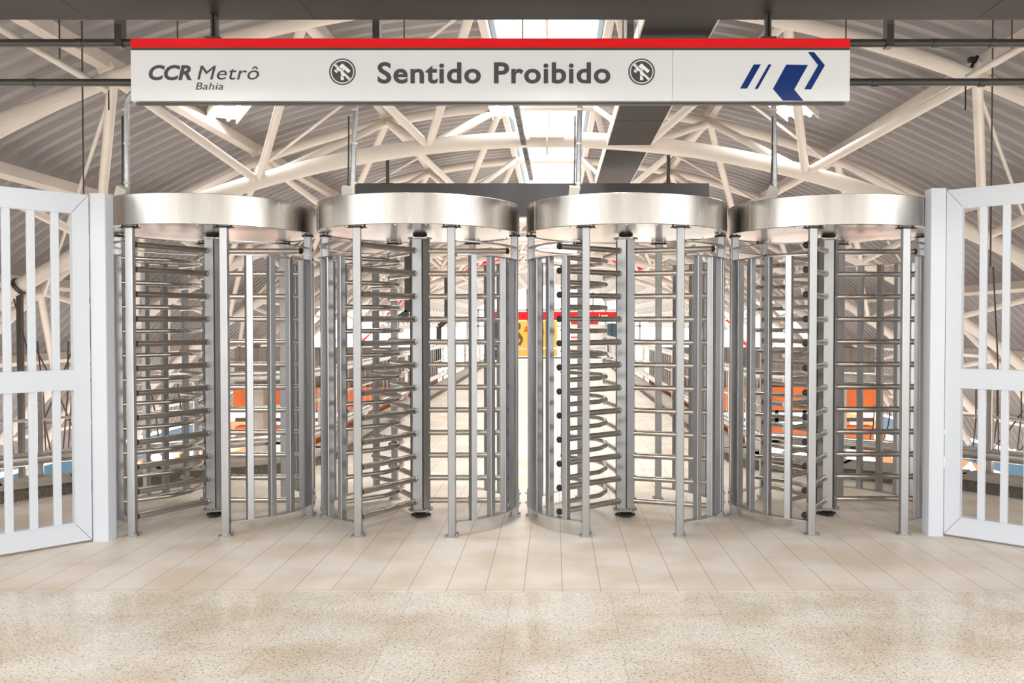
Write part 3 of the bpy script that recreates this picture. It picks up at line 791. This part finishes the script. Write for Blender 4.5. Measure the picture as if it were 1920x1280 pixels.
# orange gutter strips outside the walkway
for s, X in (('left', XL - 0.34), ('right', XR + 0.34)):
    g = MB(); g.box((X, 14.2, 0.0), (0.03, 9.5, 0.34)); o = g.build('side_panel', 'orange_paint'); tag(o, 'orange side strip along the %s of the far walkway' % s, 'panel')
# black hanging posts left gate and bent ducts
def duct(pts, w, lab):
    g = MB()
    for a, b in zip(pts[:-1], pts[1:]): g.beam(a, b, w, w * 0.6, up=(0, 1, 0))
    tag(g.build('cable_duct', 'pipe_black'), lab, 'cable duct')
Yd = 15.0
duct([at(765, 480, Yd), at(765, 585, Yd), at(741, 602, Yd), at(741, 720, Yd)], 0.11 * Yd / 15, 'black bent cable duct dropping behind the turnstile second from the left gate')
Yd = 20.0
duct([at(838, 520, Yd), at(838, 600, Yd), at(823, 612, Yd), at(823, 690, Yd)], 0.11, 'smaller black bent cable duct farther down the walkway')
yt1 = YU[1] + SP / 2
p = at(37, 552, yt1); g = MB(); g.box((p.x, yt1, (p.z + at(37, 915, yt1).z) / 2), (0.05, 0.05, p.z - at(37, 915, yt1).z)); 
g.lathe([(0.10, -0.02), (0.10, 0.02)], lo_pt(math.asin((p.x - AX) / RL) * RL, yt1), 16, Matrix.Rotation(PI / 2 - 0.6, 3, 'Y'))
tag(g.build('hanging_post', 'pipe_black'), 'black square post hanging from the truss behind the left gate', 'post')
# thin loose cables behind the gates
for sg in (-1, 1):
    pr = [(8, 600, 25, 870), (26, 560, 100, 868), (170, 560, 52, 862), (70, 640, 86, 850), (128, 640, 118, 850), (60, 640, 140, 810), (136, 600, 128, 850), (280, 720, 300, 850), (330, 700, 345, 850)] if sg < 0 else \
         [(1862, 500, 1872, 848), (1830, 718, 1822, 860), (1870, 720, 1862, 845), (1915, 720, 1908, 840), (1918, 770, 1855, 848), (1640, 760, 1628, 835), (1670, 760, 1655, 830)]
    for i, (x0, y0, x1, y1) in enumerate(pr):
        Y = 9.0 + 0.12 * i; a, b = at(x0, y0, Y), at(x1, y1, Y - 0.3)
        g = MB(); g.tube([a, (a + b) / 2 + Vector((0.02, 0, 0)), b, b + Vector((0.03, 0, -0.03)), b + Vector((0.06, 0, 0.02))], 0.008, 5)
        tag(g.build('loose_cable', 'cable_brown'), 'thin brown hanging cables with hooked ends behind the %s gate and railing' % ('left' if sg < 0 else 'right'), 'cable', 'hooked cables behind the %s gate' % ('left' if sg < 0 else 'right'))

# ------------------------------------------------------------------ outside and far end
g = MB(); g.box((0, 60, -8.1), (400, 400, 0.2)); structure(g.build('ground', 'outside_ground'))
for sg, nm in ((-1, 'left'), (1, 'right')):
    e = up_pt(sg * SE, 0)
    g = MB(); g.box((e.x, (YR0 + 24) / 2, e.z - 0.22), (0.08, 24 - YR0, 0.42))
    tag(g.build('eave_fascia', 'blue_paint'), 'blue band along the low edge of the %s roof slope' % nm, 'fascia')
    # orange lattice girder below the roof edge
    t = thing('lattice_girder', 'orange steel lattice girder outside below the %s roof edge' % nm, 'girder')
    X = sg * 9.5; z0, z1 = -2.45, -1.55
    for z in (z0, z1): g = MB(); g.beam((X, 8, z), (X, 32, z), 0.22, 0.22); g.build('chord', 'orange_paint', t)
    y = 8.0; i = 0
    while y < 32:
        g = MB(); g.beam((X, y, z0 if i % 2 else z1), (X, y + 1.5, z1 if i % 2 else z0), 0.15, 0.15); g.build('web_member', 'orange_paint', t); y += 1.5; i += 1
    g = MB()
    for y in (10, 21, 31): g.beam((X, y, -8), (X + sg * 0.6, y, z0), 0.25, 0.25)
    g.build('leg', 'orange_paint', t)
# platform buildings
for nm, xa, xb in (('left', at(440, 700, 19.8).x, at(815, 700, 19.8).x), ('right', at(1222, 700, 19.8).x, at(1640, 700, 19.8).x)):
    t = thing('platform_building', 'grey concrete building with orange band far beyond the %s side of the deck' % nm, 'building')
    def zz_(py): return at(1000, py, 19.8).z
    xm, w = (xa + xb) / 2, xb - xa
    def bx(name, y0, y1, mat, dy=0.0, dep=0.6):
        g = MB(); g.box((xm, 19.8 + dep / 2 - dy, (zz_(y0) + zz_(y1)) / 2), (w, dep, zz_(y0) - zz_(y1))); return g.build(name, mat, t)
    bx('concrete_wall', 652, 725, 'concrete'); bx('orange_band', 725, 768, 'orange_paint', 0.1)
    g = MB()
    for i in range(8): g.box((xa + w * (i + 0.5) / 8, 19.85, (zz_(768) + zz_(806)) / 2), (0.08, 0.08, zz_(768) - zz_(806)))
    for py in (770, 787, 806): g.box((xm, 19.85, zz_(py)), (w, 0.08, 0.08))
    g.build('window_frame', 'sign_grey_dark', t)
    g = MB(); g.box((xm, 20.0, zz_(812)), (w, 0.4, 0.3)); g.build('sill_beam', 'orange_paint', t)
    g = MB(); i = xa + 0.1
    while i < xb: g.box((i, 19.79, (zz_(652) + zz_(725)) / 2), (0.03, 0.04, zz_(652) - zz_(725))); i += 0.2
    g.build('wall_ribs', 'concrete', t)
    g = MB()
    for i in range(3): x = xa + w * (0.15 + 0.33 * i); g.beam((x, 19.4, -8), (x, 19.4, zz_(725)), 0.3, 0.3, up=(0, 1, 0))
    g.build('column', 'concrete_light', t)
# banner, poster, panels
YF = 34.0
def q(px, py): p = at(px, py, YF); return p.x, p.z
def rect(name, x0, y0, x1, y1, mat, parent=None, yy=YF, dep=0.08):
    (xa, za), (xb, zb) = q(x0, y0), q(x1, y1)
    g = MB(); g.box(((xa + xb) / 2, yy, (za + zb) / 2), (abs(xb - xa), dep, abs(za - zb))); return g.build(name, mat, parent)
hd = rect('header_sign', 925, 584, 1160, 600, 'sign_red'); tag(hd, 'red header sign board far down the walkway', 'sign')
def far_text(txt, x0, x1, base, cap, mat, parent, bold=0.01, shear=0.0):
    size = cap / F * YF / 0.729; me, w = mesh_text('lettering', txt, size, mat, bold, shear, 0.004); tw = (x1 - x0) / F * YF
    for v in me.vertices: v.co.x *= tw / w
    x, z = q(x0, base); o = ob('lettering', me, parent, (x, YF - 0.06, z)); o.rotation_euler = (PI / 2, 0, 0)
far_text('Lapa', 1123, 1140, 596, 8, 'white_letter', hd)
po = rect('poster_board', 962, 601, 1045, 668, 'poster_yellow'); tag(po, 'yellow poster board with a running figure below the red header', 'poster')
for txt, x0, x1, y in (('A', 984, 989, 616), ('N', 983, 989, 622), ('E', 1014, 1018, 616), ('R', 1035, 1039, 616), ('DE', 1013, 1020, 622), ('S', 1036, 1040, 622), ('S', 1016, 1020, 628), ('E.', 1035, 1040, 628)):
    far_text(txt, x0, x1, y, 5, 'sign_red', po, 0.006, 0.2)
g = MB()
def body(l):
    n = len(l); qq = [q(*p) for p in l]; vs = [(x, YF - 0.045, z) for x, z in qq] + [(x, YF - 0.040, z) for x, z in qq]
    g.add(vs, [tuple(range(n)), tuple(range(2 * n - 1, n - 1, -1))] + [(i, (i + 1) % n, n + (i + 1) % n, n + i) for i in range(n)])
body([(970, 606), (974, 605), (977, 609), (976, 616), (972, 620), (969, 616)])
body([(968, 622), (974, 623), (980, 632), (981, 637), (976, 648), (972, 646), (976, 637), (973, 634), (972, 658), (966, 660)])
g.build('printed_figure', 'skin_brown', po)
bd = rect('notice_board', 1070, 608, 1136, 668, 'board_white'); tag(bd, 'white notice board far down the walkway right of the yellow poster', 'notice board')
rect('red_strip', 1070, 601, 1122, 608, 'sign_red', bd, YF - 0.02)
rect('red_line', 1070, 631, 1095, 633, 'sign_red', bd, YF - 0.05, 0.02)
cb = rect('tall_cabinet', 1138, 606, 1155, 672, 'teal_panel', None, YF, 0.5); tag(cb, 'dark teal double cabinet far down the walkway beside the notice board', 'cabinet')
rect('door_gap', 1146, 604, 1147.2, 672, 'rubber', cb, YF - 0.25, 0.02)
# supports from the floor for the far boards
for px, nm in ((930, 'left'), (1058, 'middle'), (1158, 'right')):
    (x, z) = q(px, 590); g = MB(); g.box((x, YF + 0.1, z / 2), (0.09, 0.09, z)); tag(g.build('board_post', 'sign_grey_dark'), 'slim dark post carrying the far signboards, %s one' % nm, 'post', 'posts of the far signboards')
rect_y = rect('cross_bar', 925, 669, 1136, 672, 'sign_grey_dark', None, YF - 0.02, 0.05); tag(rect_y, 'dark low bar joining the posts under the far signboards', 'bar')
# low rail across the far end
g = MB(); g.tube([Vector((XL, 30, 0.55)), Vector((XR, 30, 0.55))], 0.03, 8)
for x in (XL + 0.1, -0.2, XR - 0.1): g.tube([Vector((x, 30, 0)), Vector((x, 30, 0.55))], 0.03, 8)
tag(g.build('barrier_rail', 'rail_steel'), 'low steel barrier across the far end of the walkway', 'barrier')

# ------------------------------------------------------------------ hall around and behind the camera (unseen; added for steel reflections and shade on the near floor)
g = MB(); g.box((0, -1.45, 5.2), (18, 12.1, 0.15)); structure(g.build('ceiling_hall', 'roof_sheet'))
g = MB()
for x in (-8.2, -5.0, -2.2, 0.6, 3.2, 6.0, 8.4): g.box((x, -6.8, 2.55), (1.25, 0.3, 5.1))  # added piers, sized to put vertical bands into the steel reflections
g.box((0, -6.8, 4.4), (18, 0.28, 1.4)); g.box((0, -6.8, 0.35), (18, 0.28, 0.7))
structure(g.build('wall_back_added', 'concrete'))
for i, x in enumerate((-5.5, 0, 5.5)):  # unseen lamps added as fill to brighten the near floor
    for j, y in enumerate((-4.5, -0.5)):
        t = thing('fluorescent_fitting', 'added fill light under the unseen hall ceiling behind the viewpoint', 'light fitting', (x, y, 5.05), 0, 'added fill lights behind the viewpoint')
        g = MB(); g.box((0, 0, 0.03), (0.34, 1.15, 0.05)); g.build('reflector', 'box_white', t); lamp(t, 82.0)

# ------------------------------------------------------------------ world, sun, camera
w = bpy.data.worlds.new('World'); SC.world = w; w.use_nodes = True
nt = w.node_tree; bg = nt.nodes['Background']
bg.inputs['Color'].default_value = (0.95, 0.98, 1.0, 1); bg.inputs['Strength'].default_value = 1.7
sun = bpy.data.lights.new('sun', 'SUN'); sun.energy = 12.0; sun.angle = math.radians(70); sun.color = (1, 0.95, 0.88)
so = bpy.data.objects.new('sun', sun); COL.objects.link(so); so.rotation_euler = (0, 0, 0)

cam = bpy.data.cameras.new('camera'); co = bpy.data.objects.new('camera', cam); COL.objects.link(co)
cam.sensor_width = 36; cam.lens = F / 1920 * 36; cam.shift_x = -(VX - 960) / 1920; cam.clip_end = 500; cam.clip_start = 0.05
co.location = (0, 0, CH); co.rotation_euler = (PI / 2 - TILT, 0, 0)
SC.camera = co
SC.view_settings.view_transform = 'Standard'; SC.view_settings.look = 'None'
SC.view_settings.exposure = 0.92; SC.view_settings.gamma = 1.0; SC.view_settings.use_curve_mapping = False
SC.cycles.use_denoising = True
SC.cycles.max_bounces = 8; SC.cycles.diffuse_bounces = 5; SC.cycles.glossy_bounces = 4; SC.cycles.transparent_max_bounces = 6
